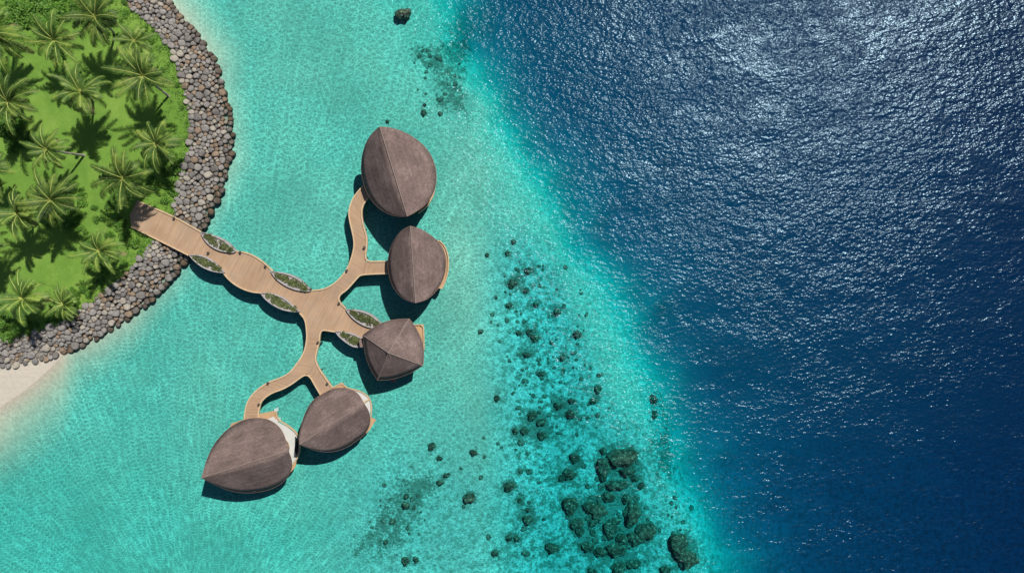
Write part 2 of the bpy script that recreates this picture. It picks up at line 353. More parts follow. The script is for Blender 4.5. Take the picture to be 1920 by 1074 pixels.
def depth(U, V):
    sh = sdist(U, V, SHORE)
    base = 2.0 + 1.35 * np.clip((U - 905) / 130, 0, 1) + .35 * np.clip((V - 700) / 300, 0, 1)
    base += .2 * vnoise(U, V, 130, 1) + .16 * vnoise(U, V, 37, 2)
    base -= .45 * np.exp(-(((U - 862) / 52) ** 2 + ((V - 480) / 190) ** 2))
    base -= .8 * np.exp(-((reef_s(U, V) + 55) / 50) ** 2) * np.clip((V - 250) / 150, 0, 1)
    s = reef_s(U, V) + 34 * vnoise(U, V, 90, 3) + 22 * vnoise(U, V, 40, 4)
    drop = np.interp(s, [-260, -120, -40, 0, 30, 70, 120, 220, 450, 900, 4000], [0, .1, .6, 3.2, 8.5, 15, 19, 22, 25, 29, 36])
    d = base + drop
    # gentle foreshore, and the beach south of the boulders
    fore = .45 + .55 * np.clip((V - 90) / 80, 0, 1) * np.clip((U - 250) / 60, 0, 1) + .022 * np.clip(sh, 0, None) + .25 * vnoise(U, V, 60, 5)
    bl = ((U - 128) * (770 - 662) + (V - 662) * (128 - 0)) / math.hypot(108, 128)   # >0 seaward of the waterline
    bl = bl + 14 * vnoise(U, V, 70, 6)
    beach = np.where(bl > 0, max(.017, 0) * bl, .009 * bl)
    beach = np.where(U < 320, beach, 99); beach = np.clip(beach, -.5, 99)
    k = np.clip((U - 115) / 100, 0, 1); fore2 = np.where(beach < 90, np.minimum(fore, beach + k * 1.5), fore)
    d = np.minimum(d, np.minimum(fore + np.clip(sh - 70, 0, None) * .05, np.where(U < 320, fore2 + np.clip(bl - 150, 0, None) * .02, 99)))
    land = np.interp(-sh, [0, 22, 55, 80], [0, -.3, -.7, -.8])
    d = np.where(sh < 0, np.where(d + land > 0, d * np.clip(1 + sh / 20, 0, 1) + land, np.minimum(d, 0) + land), d)
    return np.clip(d, -1.28, 60)
def axis(lo, hi, step, far):
    a = list(np.arange(lo, hi + .1, step)); g = step; x = lo; L = []
    while x > -far: g *= 1.35; x -= g; L.append(x)
    g = step; x = a[-1]; Rr = []
    while x < far: g *= 1.35; x += g; Rr.append(x)
    return np.array(L[::-1] + a + Rr)
def grid_faces(ny, nx):
    idx = np.arange(ny * nx).reshape(ny, nx)
    return np.stack([idx[1:, :-1], idx[1:, 1:], idx[:-1, 1:], idx[:-1, :-1]], -1).reshape(-1, 4).tolist()
def gauss(U, V, L): return np.clip(sum(a * np.exp(-(((U - x) / rx) ** 2 + ((V - y) / ry) ** 2)) for x, y, rx, ry, a in L), 0, 1)
CORAL = [(1170, 855, 22, 17), (1133, 875, 12, 17), (1078, 858, 9, 9), (1132, 845, 6, 6), (1066, 889, 12, 10), (1055, 895, 7, 6), (1158, 908, 16, 9), (1071, 945, 14, 13), (1118, 955, 17, 15), (1104, 950, 10, 9), (1140, 931, 12, 10), (1189, 962, 14, 19), (1213, 994, 15, 16), (1146, 990, 13, 13),
    (1191, 1009, 14, 12), (1156, 1030, 17, 12), (1165, 1010, 11, 11), (1113, 978, 8, 8), (1083, 980, 11, 10), (1088, 995, 8, 7), (1035, 1026, 14, 11), (1102, 1024, 11, 9), (1125, 1034, 13, 9), (1163, 1064, 13, 11), (1189, 1056, 11, 8), (1274, 1018, 16, 18), (1288, 1045, 17, 18), (1248, 1068, 9, 8), (1175, 936, 9, 9), (1203, 910, 6, 6),
    (1156, 975, 8, 7), (1112, 996, 5, 5), (1111, 1070, 8, 6), (1178, 884, 13, 9), (1190, 897, 7, 6), (963, 531, 10, 9), (987, 544, 5, 6), (991, 507, 8, 6), (963, 453, 5, 5), (952, 475, 5, 5), (913, 478, 5, 5), (955, 572, 8, 5), (902, 621, 5, 5), (994, 622, 8, 6), (1003, 633, 9, 8), (973, 624, 6, 5), (987, 665, 9, 6),
    (1056, 671, 6, 6), (1016, 700, 8, 5), (932, 746, 6, 6), (1047, 760, 9, 8), (1072, 751, 7, 6), (1069, 776, 11, 10), (1000, 778, 11, 10), (1015, 791, 9, 8), (1017, 815, 10, 8), (1045, 585, 7, 8), (1083, 627, 8, 8), (1224, 748, 9, 10), (1228, 777, 8, 9), (1114, 751, 7, 6), (1122, 729, 7, 7), (1005, 571, 6, 5), (984, 808, 9, 7), (966, 808, 7, 7),
    (957, 911, 12, 10), (881, 933, 11, 11), (990, 973, 10, 9), (991, 955, 7, 5), (955, 1008, 7, 6), (968, 1009, 6, 8), (811, 836, 8, 8), (838, 890, 6, 5), (826, 904, 8, 5), (888, 848, 8, 7), (928, 1037, 7, 7), (760, 947, 9, 9), (763, 930, 6, 6), (737, 976, 6, 7), (761, 1050, 8, 8), (780, 1048, 6, 7), (975, 938, 5, 5), (824, 859, 7, 5), (724, 1016, 5, 5),
    (757, 26, 15, 12), (795, 211, 6, 6), (826, 213, 5, 5), (727, 228, 4, 4), (796, 197, 4, 4)]
def sea_floor():
    us = axis(-80, 2000, 5, 30000); vs = axis(-80, 1160, 5, 30000); U, V = np.meshgrid(us, vs)
    D = depth(U, V); K = (CAM_H + D) / CAM_H / 10
    X, Y, Z = (U - 960) * K, -(V - 537) * K, -D
    s = reef_s(U, V)
    algae = gauss(U, V, [(775, 930, 42, 36, .7), (735, 980, 50, 45, .75), (685, 1025, 55, 32, .6), (800, 900, 25, 25, .6), (800, 105, 50, 30, 1.0), (838, 150, 36, 50, 1.0), (870, 75, 45, 55, .8), (770, 30, 30, 24, .6),
        (845, 190, 35, 25, .8), (880, 235, 40, 35, .5), (1002, 632, 26, 26, .5), (1008, 785, 26, 22, .5), (1155, 890, 40, 34, .7), (1130, 965, 62, 46, .8),
        (1160, 1040, 50, 36, .7), (1275, 1030, 30, 45, .5), (1240, 770, 40, 60, .55), (1250, 860, 40, 50, .5), (545, 745, 40, 20, .55), (640, 660, 40, 35, .35), (720, 700, 60, 50, .3), (640,585,40,30,.3)])
    algae = np.clip(np.maximum(algae, .85 * gauss(U, V, [(x, y, rx * 1.5 + 2, ry * 1.5 + 2, 1.) for x, y, rx, ry in CORAL])), 0, 1)
    mot = np.clip((U - 880) / 90, 0, 1) * np.clip((V - 380) / 120, .15, 1) * np.clip((45 - s) / 80, 0, 1)
    mot = np.maximum(mot, .6 * np.clip((V - 720) / 200, 0, 1) * np.clip((U - 560) / 160, 0, 1)) * np.clip((1200 - U) / 100, .8, 1)
    mot = mot * (1 - .75 * np.exp(-((s + 45) / 42) ** 2) * np.clip((820 - V) / 60, 0, 1))
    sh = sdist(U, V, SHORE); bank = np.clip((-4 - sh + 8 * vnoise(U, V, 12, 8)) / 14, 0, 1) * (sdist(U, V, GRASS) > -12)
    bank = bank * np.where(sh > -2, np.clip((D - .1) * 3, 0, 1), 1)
    wet = np.clip(1 - D / .35, 0, 1)
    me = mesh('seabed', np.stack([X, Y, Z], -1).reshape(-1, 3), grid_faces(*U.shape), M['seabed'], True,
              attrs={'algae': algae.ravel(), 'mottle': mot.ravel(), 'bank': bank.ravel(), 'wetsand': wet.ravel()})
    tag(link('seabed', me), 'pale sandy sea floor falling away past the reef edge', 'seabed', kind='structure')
    # water: a closed body, its surface carrying how choppy it is
    us = axis(-100, 2020, 20, 29000); vs = axis(-100, 1180, 20, 29000); U, V = np.meshgrid(us, vs); s = reef_s(U, V); D = depth(U, V)
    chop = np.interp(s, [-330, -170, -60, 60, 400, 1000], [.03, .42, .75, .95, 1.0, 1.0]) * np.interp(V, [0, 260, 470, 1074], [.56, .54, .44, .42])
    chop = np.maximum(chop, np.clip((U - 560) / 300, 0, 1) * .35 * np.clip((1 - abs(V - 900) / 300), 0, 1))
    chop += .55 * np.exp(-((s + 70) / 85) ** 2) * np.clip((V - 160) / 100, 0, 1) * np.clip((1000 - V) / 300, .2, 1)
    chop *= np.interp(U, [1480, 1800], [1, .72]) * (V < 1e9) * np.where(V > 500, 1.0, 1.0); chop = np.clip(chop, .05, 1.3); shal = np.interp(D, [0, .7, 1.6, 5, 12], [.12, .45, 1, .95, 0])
    X, Y = (U - 960) / 10, -(V - 537) / 10; ny, nx = U.shape
    top = np.stack([X, Y, 0 * X], -1).reshape(-1, 3); F = grid_faces(ny, nx); n = len(top)
    rim = [i for i in range(nx)] + [j * nx + nx - 1 for j in range(1, ny)] + [(ny - 1) * nx + i for i in range(nx - 2, -1, -1)] + [j * nx for j in range(ny - 2, 0, -1)]
    bot = [(top[i][0], top[i][1], -70) for i in rim]; m = len(rim)
    F += [(rim[k], rim[(k + 1) % m], n + (k + 1) % m, n + k) for k in range(m)] + [tuple(range(n, n + m))]
    zz = np.zeros(m)
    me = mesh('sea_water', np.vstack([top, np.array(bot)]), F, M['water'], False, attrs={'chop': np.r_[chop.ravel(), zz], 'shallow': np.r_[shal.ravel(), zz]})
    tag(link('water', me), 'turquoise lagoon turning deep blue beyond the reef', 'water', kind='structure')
sea_floor()

# ------------------------------------------------------------------ lawn
LAWN_Z = 1.3
def lawn():
    us = axis(-80, 380, 8, 900); vs = axis(-80, 660, 8, 900); us = us[(us > -900)]
    bd = [(float(p[0]), float(p[1])) for p in smooth_line(GRASS[1:], 150)]
    pts = [W2(u + random.uniform(-4, 4), v + random.uniform(-4, 4), LAWN_Z) for u, v in bd]
    b = MB(); b.prism([(W(-895, -890).x, W(-895, -890).y)] + pts, .9, LAWN_Z)
    tag(b.obj('lawn', M['lawn']), 'bright green lawn covering the island', 'lawn', kind='structure')
lawn()

# ------------------------------------------------------------------ boulder seawall
def seawall():
    SH = smooth_line([p for p in SHORE if p[0] > -200 and p[1] > -200], 200); GR = smooth_line([p for p in GRASS if p[0] > -200 and p[1] > -200], 200)
    # parameter space: t along the wall, q across (0 = grass, 1 = water)
    L = 126.0; Wd = 8.0
    def place(t, q):
        f = t / L * 199; i = int(min(max(f, 0), 198)); k = f - i
        g = GR[i] * (1 - k) + GR[i + 1] * k; s = SH[i] * (1 - k) + SH[i + 1] * k; return g * (1 - q) + s * q
    zq = lambda q: float(np.interp(q, [0, .25, .7, .88, 1.1], [1.35, 1.3, .6, .15, -.5]))
    seeds = []
    for _ in range(34000):
        t, w = random.uniform(0, L), random.uniform(-.1, Wd - .25)
        r = random.choice((.28, .36, .46, .56, .66)) if w < Wd - .8 else random.choice((.4, .5))
        p = place(t, w / Wd); x, y = W2(p[0], p[1], 1.0)
        if all((x - a) ** 2 + (y - b) ** 2 > (r + rr) ** 2 * .82 for a, b, rr, _, _ in seeds[-0:]): seeds.append((x, y, r, t, w / Wd))
        if len(seeds) > 1700: break
    S = np.array([s[:3] for s in seeds]); stones = []
    for i, (x, y, r, t, q) in enumerate(seeds):
        dd = np.hypot(S[:, 0] - x, S[:, 1] - y); nb = np.argsort(dd)[1:13]; poly = [(x + 1.35 * r * math.cos(a), y + 1.35 * r * math.sin(a)) for a in np.linspace(0, 2 * math.pi, 17)[:-1]]
        for j in nb:
            ax, ay = S[j, 0] - x, S[j, 1] - y; d = math.hypot(ax, ay); nx_, ny_ = ax / d, ay / d; lim = d * r / (r + S[j, 2]) * .985; out = []
            for k in range(len(poly)):
                p, p2 = poly[k], poly[(k + 1) % len(poly)]; a = (p[0] - x) * nx_ + (p[1] - y) * ny_ - lim; b = (p2[0] - x) * nx_ + (p2[1] - y) * ny_ - lim
                if a <= 0: out.append(p)
                if (a < 0) != (b < 0): f = a / (a - b); out.append((p[0] + (p2[0] - p[0]) * f, p[1] + (p2[1] - p[1]) * f))
            poly = out
            if len(poly) < 3: break
        if len(poly) < 3: continue
        ar = abs(sum(poly[k][0] * poly[(k + 1) % len(poly)][1] - poly[(k + 1) % len(poly)][0] * poly[k][1] for k in range(len(poly)))) / 2
        if ar < .12: continue
        stones.append((ar, x, y, t, q, poly, math.sqrt(ar / math.pi)))
    def stone(ar, x, y, t, q, poly, r, z):
        ring = resample(poly, 10, True); c = ring.mean(0); tx, ty = random.uniform(-.42, .42), random.uniform(-.42, .42); V = []; F = []
        prof = [(.93, -.9), (1.0, -.1), (.98, .22), (.84, .46), (.55, .56)]; m = 10; H = r * random.uniform(.75, 1.1)
        for k, (s, h) in enumerate(prof):
            for i_, p in enumerate(ring):
                s2 = s * (1 - .06 * random.random()) if k else s; d = (p - c) * s2
                V.append((c[0] + d[0] - x, c[1] + d[1] - y, h * H * (1 + .18 * random.uniform(-1, 1)) + (d[0] * tx + d[1] * ty) * (.4 + .6 * max(h, 0))))
        V.append((c[0] - x, c[1] - y, H * .62)); n = len(prof)
        for k in range(n - 1):
            for i_ in range(m): F.append((k * m + i_, k * m + (i_ + 1) % m, (k + 1) * m + (i_ + 1) % m, (k + 1) * m + i_))
        for i_ in range(m): F.append(((n - 1) * m + i_, (n - 1) * m + (i_ + 1) % m, n * m))
        return V, F
    def in_view(x, y): return -97 < x < 97 and -55 < y < 55
    stones = [s for s in stones if in_view(s[1], s[2])]
    gd = lambda x, y: -float(depth(np.array([x * 10 + 960.]), np.array([537. - y * 10]))[0])
    AX = (W(258, 400, 1.6), W(372, 460, 1.6)); du = (AX[1] - AX[0]).normalized()
    def near_deck(x, y): return abs((x - AX[0].x) * -du.y + (y - AX[0].y) * du.x) < 3.1 and -2 < (x - AX[0].x) * du.x + (y - AX[0].y) * du.y < 16
    stones.sort(key=lambda s: -s[0]); big = stones[:300]; rest = stones[300:]
    tint = lambda q: random.choices(['grey', 'dark', 'tan', 'brown'], [.55, .18, .2, .07] if q < .8 else [.42, .25, .08, .25])[0]
    words = {'grey': 'mid grey', 'dark': 'dark grey', 'tan': 'pale tan', 'brown': 'reddish brown'}
    for st in big:
        ar, x, y, t, q, poly, r = st; k = tint(q); z = max(zq(q), gd(x, y) + .12) + random.uniform(-.1, .2)
        if near_deck(x, y): z = min(z, .6)
        V, F = stone(*st, z); o = link('boulder', mesh('boulder', V, F, M['rock_' + k], False), loc=(x, y, z))
        # where it lies
        px = x * 10 + 960; py = 537 - y * 10
        zone = 'north of the boardwalk' if py < 435 and px > 262 else 'south of the boardwalk'
        if zone[0] == 'n': sub = 'by the topmost palms' if py < 150 else ('at the wide bend' if py < 300 else 'near the walk')
        else: sub = 'near the walk' if px > 225 else ('above the beach' if px < 110 else 'halfway to the beach')
        row = 'against the grass' if q < .3 else ('mid wall' if q < .78 else 'at the waterline')
        lab = f"{words[k]} seawall boulder {row}, {zone}, {sub}"
        tag(o, lab, 'boulder', 'boulders of the seawall round the island')
    for k in ('grey',):
        b = MB()
        for st in rest:
            ar, x, y, t, q, poly, r = st; z = min(max(zq(q), gd(x, y) + .05) + random.uniform(-.1, .1), .6 if near_deck(x, y) else 9); V, F = stone(*st, z); b.add([(p[0] + x, p[1] + y, p[2] + z) for p in V], F)
        me = mesh('small_stones', b.v, b.f, [M['rock_grey'], M['rock_dark'], M['rock_tan'], M['rock_brown']]); nf = 10 * 5
        me.polygons.foreach_set('material_index', [random.Random(i // nf * 7 + 3).choice((0, 0, 1, 2, 3)) for i in range(len(me.polygons))])
        tag(link('small_stones', me), 'smaller grey and tan stones filling the seawall', 'stones', kind='stuff')
seawall()

# ------------------------------------------------------------------ boardwalk
DZ = 1.6
N_L = [(610, 541), (624.6, 533.8), (639.7, 520), (651.5, 503.6), (659, 485), (664, 465), (664, 450), (660.5, 433.5), (656, 415), (654, 400), (655.8, 387.7), (662.4, 371), (671.7, 358.8), (681, 348.5), (690, 342)]
N_R = [(637, 553), (650, 543.5), (660, 533.8), (671.7, 519), (680, 505), (685, 490), (687.5, 470), (688.4, 448.4), (685.6, 437), (680, 418.6), (677.5, 399), (680, 385.8), (684.7, 378), (690, 371), (698, 364)]
S_L = [(575, 619), (576, 632), (572.6, 654), (565, 670.6), (560, 677), (544, 699), (524.6, 709), (502.8, 716), (481, 731), (466.5, 747.8), (460.5, 764.7), (457, 795)]
S_R = [(600, 622), (598.6, 640.5), (593.5, 660.6), (585, 686), (574, 702), (565.8, 705.4), (548.8, 718.7), (529.5, 729.6), (510, 735.7), (493, 747.8), (486, 760), (483, 795)]
C3 = [(442, 471), (457, 472.6), (472, 477.6), (489, 487.7), (500.6, 497.7), (511.5, 507.8)]
C4 = [(420, 513), (430, 525), (443.6, 535.4), (458.7, 543), (473.8, 547.5), (488.9, 548.9)]
V_IN = [(602, 741), (590, 721), (581.8, 705.8), (574, 702)]
PL = {  # planters: (upper edge, lower edge) from tip to tip
    1: ([(376, 435), (390, 437), (404, 442), (420, 449), (432.7, 460), (442, 471.5)], [(376, 436), (379, 444), (388, 457), (404, 468), (420, 473), (442, 474)]),
    2: ([(354, 477.7), (369, 477), (382, 479), (396, 486), (409, 496.7), (421, 511)], [(354, 478.5), (361, 487), (375.7, 500), (396, 509), (412, 511.5), (421, 512)]),
    3: ([(507, 508.3), (525.7, 509.5), (542.5, 513.6), (559, 521), (571, 532), (583, 545)], [(507, 509), (515.7, 522), (530.8, 533.8), (547.5, 542), (564, 546), (583, 547)]),
    4: ([(488, 549.3), (504, 548), (520.7, 552), (537.5, 560.6), (549, 572), (562, 584.4)], [(488, 550), (497, 562), (510.6, 572), (527, 580.7), (544, 584.4), (562, 585.5)]),
    5: ([(648, 579.6), (664, 579.8), (680.7, 582.6), (697.5, 590), (707.5, 598.6), (718, 610)], [(648, 580.5), (657, 593.5), (669, 603.6), (684, 612), (696, 615), (718, 617)]),
    6: ([(628, 621), (640.5, 620.7), (655.6, 623), (667, 627), (680.7, 634), (690, 645)], [(628, 621.6), (635.4, 632), (650.5, 644), (662, 650.5), (674, 652), (690, 651)])}
boardwalk = empty('boardwalk', W(600, 560, 0)); tag(boardwalk, 'forked tan timber boardwalk from the island to the thatched villas', 'boardwalk')
def build_boardwalk():
    poly = [(256, 376), (293, 392), (325, 405.6), (377, 435)] + PL[1][1][1:5] + [(441, 474)] + C3[:-1] + PL[3][1][0:5] + [(583, 546.5), (598, 543.8), (609.6, 541), (624.6, 533.8), (645, 548), (639.7, 550.5), (634.7, 557), (635.5, 565.6), (648, 578)] \
        + PL[5][1][1:5] + [(712, 618), (700, 645), (690, 643)] + PL[6][0][::-1][1:] + [(608, 618.4), (601, 621), (600, 624), (575, 621), (573.5, 604), (569, 594), (562, 586)] + PL[4][0][::-1][1:] + C4[::-1][1:] + PL[2][0][::-1][1:5] + [(354, 478), (309, 456), (246, 425), (243, 404)]
    ax = Vector((.885, -.465)); b = MB(); b.prism([W2(u, v, DZ) for u, v in poly], DZ - .22, DZ, uv=lambda p: (p[0] * ax.x + p[1] * ax.y, -p[0] * ax.y + p[1] * ax.x))
    b.obj('deck', M['deck'], boardwalk, uv=True)
    def strip(Lp, Rp, n, z):
        a, c = smooth_line(Lp, n), smooth_line(Rp, n); A = [W(u, v, z) for u, v in a]; C = [W(u, v, z) for u, v in c]; s = 0; vs = []; uv = []
        for i in range(n):
            if i: s += ((A[i] + C[i]) / 2 - (A[i - 1] + C[i - 1]) / 2).length
            w = (A[i] - C[i]).length
            for P_, t, dz in ((A[i], 0, 0), (C[i], w, 0), (C[i], w, -.2), (A[i], 0, -.2)): vs.append((P_.x, P_.y, P_.z + dz)); uv.append((s, t))
        fs = [(i * 4 + k, i * 4 + (k + 1) % 4, (i + 1) * 4 + (k + 1) % 4, (i + 1) * 4 + k) for i in range(n - 1) for k in range(4)] + [(3, 2, 1, 0), tuple((n - 1) * 4 + k for k in range(4))]
        b = MB(); b.add(vs, fs, uv); b.obj('branch_deck', M['deck'], boardwalk, uv=True)
    strip(N_L, N_R, 50, DZ - .006); strip(S_L, S_R, 50, DZ - .006)
    strip([(671, 490), (718, 490), (745, 490)], [(668, 522), (678, 514.6), (718, 512.7), (745, 512.7)], 12, DZ - .012)
    strip([(573, 690), (576, 702.5), (581.8, 705.8), (590, 721), (602, 742), (606, 750)], [(588, 665), (590, 676), (598.6, 692.4), (612, 711), (624, 728), (628, 736)], 14, DZ - .012)
    runs = [[(258, 377), (293, 392), (325, 405.6), (377, 435)], [(246, 425), (309, 456), (353.5, 478.5)], C3, C4, [(584, 544.5), (598, 543.8)] + N_L[:-1],
            [(745, 489.8), (718, 489.8), (697, 490.4), (690, 489.5), (686.6, 486), (684.9, 480), (687.5, 463)] + N_R[7:-1], [(745, 512.7), (718, 512.7), (677, 514.6), (671.7, 519), (658.6, 534), (649.8, 543.8), (639.7, 550.5), (634.7, 557), (635.5, 565.6), (648, 578)],
            [(561.8, 586.6), (569, 594), (573.5, 604)] + S_L, [(628, 621.8), (608, 618.4), (602, 620), (599.5, 627.6), (598.6, 640.5), (593.5, 660.6), (590.5, 674), (598.6, 692.4), (612, 711), (624, 728)], V_IN + S_R[5:]]
    for r in runs:
        sm = smooth_line([W2(u, v, DZ + .1) for u, v in r], max(8, len(r) * 5)); b = MB(); b.ribbon(sm, .24, DZ - .3, DZ + .2); b.obj('kerb', M['kerb'], boardwalk)
    # beams and piles under it
    for cl in ([(365, 455), (400, 480), (440, 500), (480, 518), (520, 535), (560, 560), (600, 580), (640, 600), (675, 618)], [(650, 530), (668, 505), (675, 475), (674, 440), (667, 405), (671, 375)], [(588, 640), (580, 668), (560, 696), (525, 719), (495, 735), (475, 760)], [(700, 501), (725, 501)], [(588, 700), (603, 725)]):
        pts = resample(cl, max(2, int(np.hypot(*(np.array(cl[-1]) - cl[0])) / 33)))
        for i, (u, v) in enumerate(pts):
            j = min(i, len(pts) - 2); d = pts[j + 1] - pts[j]; d /= np.hypot(*d); nrm = np.array((-d[1], d[0])); w = 16 if cl[0][0] == 365 else 9
            bm = MB(); c = W(u, v, DZ - .4); bm.box((c.x, c.y, DZ - .42), (w / 10 * 1.05, .1, .16), math.atan2(-nrm[1], nrm[0])); bm.obj('crossbeam', M['pile'], boardwalk)
            for sg in (-1, 1):
                q = W(u + nrm[0] * w * sg, v + nrm[1] * w * sg, 1); pb = MB(); pb.cyl((q.x, q.y), .16, -6, DZ - .24); pb.obj('pile', M['pile'], boardwalk)
    for u, v in [(452, 473), (499, 499), (584, 542), (651, 507), (684, 464), (637, 568), (597.5, 641), (615, 718), (504, 717), (487, 757), (328, 409), (392, 474), (558, 583)]:
        p = W(u, v, DZ); lb = MB(); lb.box((p.x, p.y, DZ + .25), (.13, .13, .27)); lb.box((p.x, p.y, DZ + .56), (.19, .19, .035)); lb.obj('path_lamp', M['metal'], boardwalk)
build_boardwalk()

# small leafy clumps used for planters and shrubs
def leaf_clump(b, c, r, h, n, ls, rnd, flat=.5):
    for _ in range(n):
        a = rnd.uniform(0, 2 * math.pi); q = math.sqrt(rnd.random()); x, y = c[0] + r * q * math.cos(a), c[1] + r * q * math.sin(a)
        z = c[2] + h * math.sqrt(max(0, 1 - q * q)) * (1 - .65 * rnd.random() ** 2) + .03
        d = Vector((math.cos(a) * q + rnd.uniform(-.8, .8), math.sin(a) * q + rnd.uniform(-.8, .8), rnd.uniform(-.3, .7))).normalized(); s = Vector((-d.y, d.x, rnd.uniform(-.6, .6))).normalized()
        l = ls * rnd.uniform(.6, 1.3); w = l * .27; p = Vector((x, y, z)); t = p + d * l; m = p + d * l * .5 + Vector((0, 0, .06 * l))
        k = len(b.v); b.v += [tuple(p), tuple(m + s * w), tuple(t), tuple(m - s * w)]; b.f.append((k, k + 1, k + 2, k + 3)); b.uv += [(0, 0)] * 4
PLAB = {1: 'leaf shaped concrete planter on the north side, nearest the island', 2: 'leaf shaped concrete planter on the south side, nearest the seawall', 3: 'leaf shaped concrete planter on the north side, before the boardwalk forks',
        4: 'leaf shaped concrete planter on the south side, before the boardwalk forks', 5: 'leaf shaped concrete planter running under the northwest eave of the square hipped villa', 6: 'leaf shaped concrete planter ending at the west corner of the square hipped villa'}
def build_planters():
    for k, (up, lo) in PL.items():
        out = [tuple(p) for p in smooth_line(up, 22, 2)] + [tuple(p) for p in smooth_line(lo, 22, 2)[::-1][1:-1]]
        O = np.array([W2(u, v, DZ + .45) for u, v in out]); c = O.mean(0)
        # rim 0.3 m wide: inset along the normal
        n = len(O); I = []
        ar = sum(O[i][0] * O[(i + 1) % n][1] - O[(i + 1) % n][0] * O[i][1] for i in range(n)); sg = 1 if ar > 0 else -1
        for i in range(n):
            t = O[(i + 1) % n] - O[i - 1]; t /= np.hypot(*t); nr = np.array((-t[1], t[0])) * sg; I.append(O[i] + nr * .26 * (1 if 3 < i % (n // 2) < n // 2 - 3 else .45))
        I = np.array(I); root = empty('planter', (c[0], c[1], 0)); tag(root, PLAB[k], 'planter', 'concrete planters set into the boardwalk edge')
        zt, zs = DZ + .5, DZ + .22; V = [(p[0], p[1], .7) for p in O * .985 + c * .015] + [(p[0], p[1], zt) for p in O] + [(p[0], p[1], zt) for p in I] + [(p[0], p[1], zs - .1) for p in I]; F = []
        for r_ in range(3):
            for i in range(n): f = (r_ * n + i, r_ * n + (i + 1) % n, (r_ + 1) * n + (i + 1) % n, (r_ + 1) * n + i); F.append(f if sg > 0 else f[::-1])
        link('basin', mesh('basin', V, F, M['concrete']), root)
        b = MB(); b.prism([tuple(p) for p in I], .72, zs); b.obj('soil', M['soil'], root)
        pb = MB(); rnd = random.Random(k); A, Bv = I[2], I[n // 2 - 2]
        e0, e1 = O[0], O[n // 2]; mid_u = O[n // 4]; mid_l = O[3 * n // 4]; cu = (mid_u + mid_l) / 2
        for i in range(34):
            t = rnd.uniform(.15, .88); base = e0 * (1 - t) + e1 * t; wob = (cu - (e0 + e1) / 2) * (1 - (2 * t - 1) ** 2); wdt = np.hypot(*(mid_u - mid_l)) * .26 * (1 - (2 * t - 1) ** 2) ** .8
            nn = (mid_u - mid_l) / np.hypot(*(mid_u - mid_l)); p = base + wob + nn * rnd.uniform(-1, 1) * wdt + nn * wdt * .1
            leaf_clump(pb, (p[0], p[1], zs), rnd.uniform(.22, .42), rnd.uniform(.25, .5), 46, .26, rnd)
        o = pb.obj('planter_plants', M['dryshrub']); tag(o, PLAB[k].replace('leaf shaped concrete planter', 'low olive green plants in the planter'), 'plants', 'plants growing in the concrete planters', 'stuff')
build_planters()

# ------------------------------------------------------------------ villas
SL = .90
def villa(name, label, A, B, right, left, zA, zB, extras, deck_shape=None, seed=0, bulge=.35):
    root = empty(name, (0, 0, 0)); cen = np.mean(np.array(right + left), 0); cw = W(cen[0], cen[1], 0); root.location = (cw.x, cw.y, 0); tag(root, label, 'villa', 'thatched villas at the ends of the boardwalk')
    a, bb = np.array(A, float), np.array(B, float); ab = bb - a; L = np.hypot(*ab)
    def half(side):
        pts = smooth_line([A] + side + [B], 34, 1); n = len(pts); t = np.clip(((pts - a) @ ab) / L ** 2, 0, 1); t = np.maximum.accumulate(t); t[0] = 0; t[-1] = 1
        rows = 7; V = []; UV = []; edge = []; s = 0
        for i, (p, ti) in enumerate(zip(pts, t)):
            zr = zA + (zB - zA) * ti + bulge * math.sin(math.pi * ti); rp = W(*(a + ab * ti), zr)
            ze = zr
            for _ in range(3): ep = W(p[0], p[1], ze); dd = math.hypot(ep.x - rp.x, ep.y - rp.y); ze = zr - SL * dd
            ep = W(p[0], p[1], ze); edge.append(ep)
            if i: s += (edge[i] - edge[i - 1]).length
            for k in range(rows):
                f = k / (rows - 1); q = rp.lerp(ep, f); q.z += .07 * math.sin(math.pi * f) * min(1, dd / 4); V.append(q); UV.append((s, f * dd))
        F = []
        for i in range(n - 1):
            for k in range(rows - 1): F.append((i * rows + k, i * rows + k + 1, (i + 1) * rows + k + 1, (i + 1) * rows + k))
        return V, F, UV, edge
    edges = []; ridge = [W(*(a + ab * t), zA + (zB - zA) * t + bulge * math.sin(math.pi * t)) for t in np.linspace(0, 1, 16)]
    for sname, side, flip in (('r', right, 1), ('l', left, 0)):
        V, F, UV, e = half(side)
        if flip: F = [f[::-1] for f in F]
        me = mesh('roof', V, F, M['roof'], True, UV); o = link('roof', me, root)
        # make sure the faces look up, then give the thatch its thickness
        if sum(p.normal.z for p in me.polygons) < 0: me.flip_normals()
        md = o.modifiers.new('thick', 'SOLIDIFY'); md.thickness = .16; md.offset = -1
        edges.append(e); eb = MB(); eb.tube([(p.x, p.y, p.z - .08) for p in e], .07, 6); link('eave_board', mesh('eave_board', eb.v, eb.f, M['eave']), o, loc=(0, 0, 0))
    rb = MB(); rb.tube([(p.x, p.y, p.z + .0) for p in ridge], .085, 6); rb.obj('ridge_cap', M['ridge'], root)
    finish_villa(root, edges, extras)
    return root
def inset(poly, d):
    P = np.array([(p[0], p[1]) for p in poly]); n = len(P); ar = sum(P[i][0] * P[(i + 1) % n][1] - P[(i + 1) % n][0] * P[i][1] for i in range(n)); sg = 1 if ar > 0 else -1
    c = P.mean(0); out = []
    for p in P: v = c - p; l = np.hypot(*v); out.append(p + v / l * min(d, l * .5))
    return np.array(out)
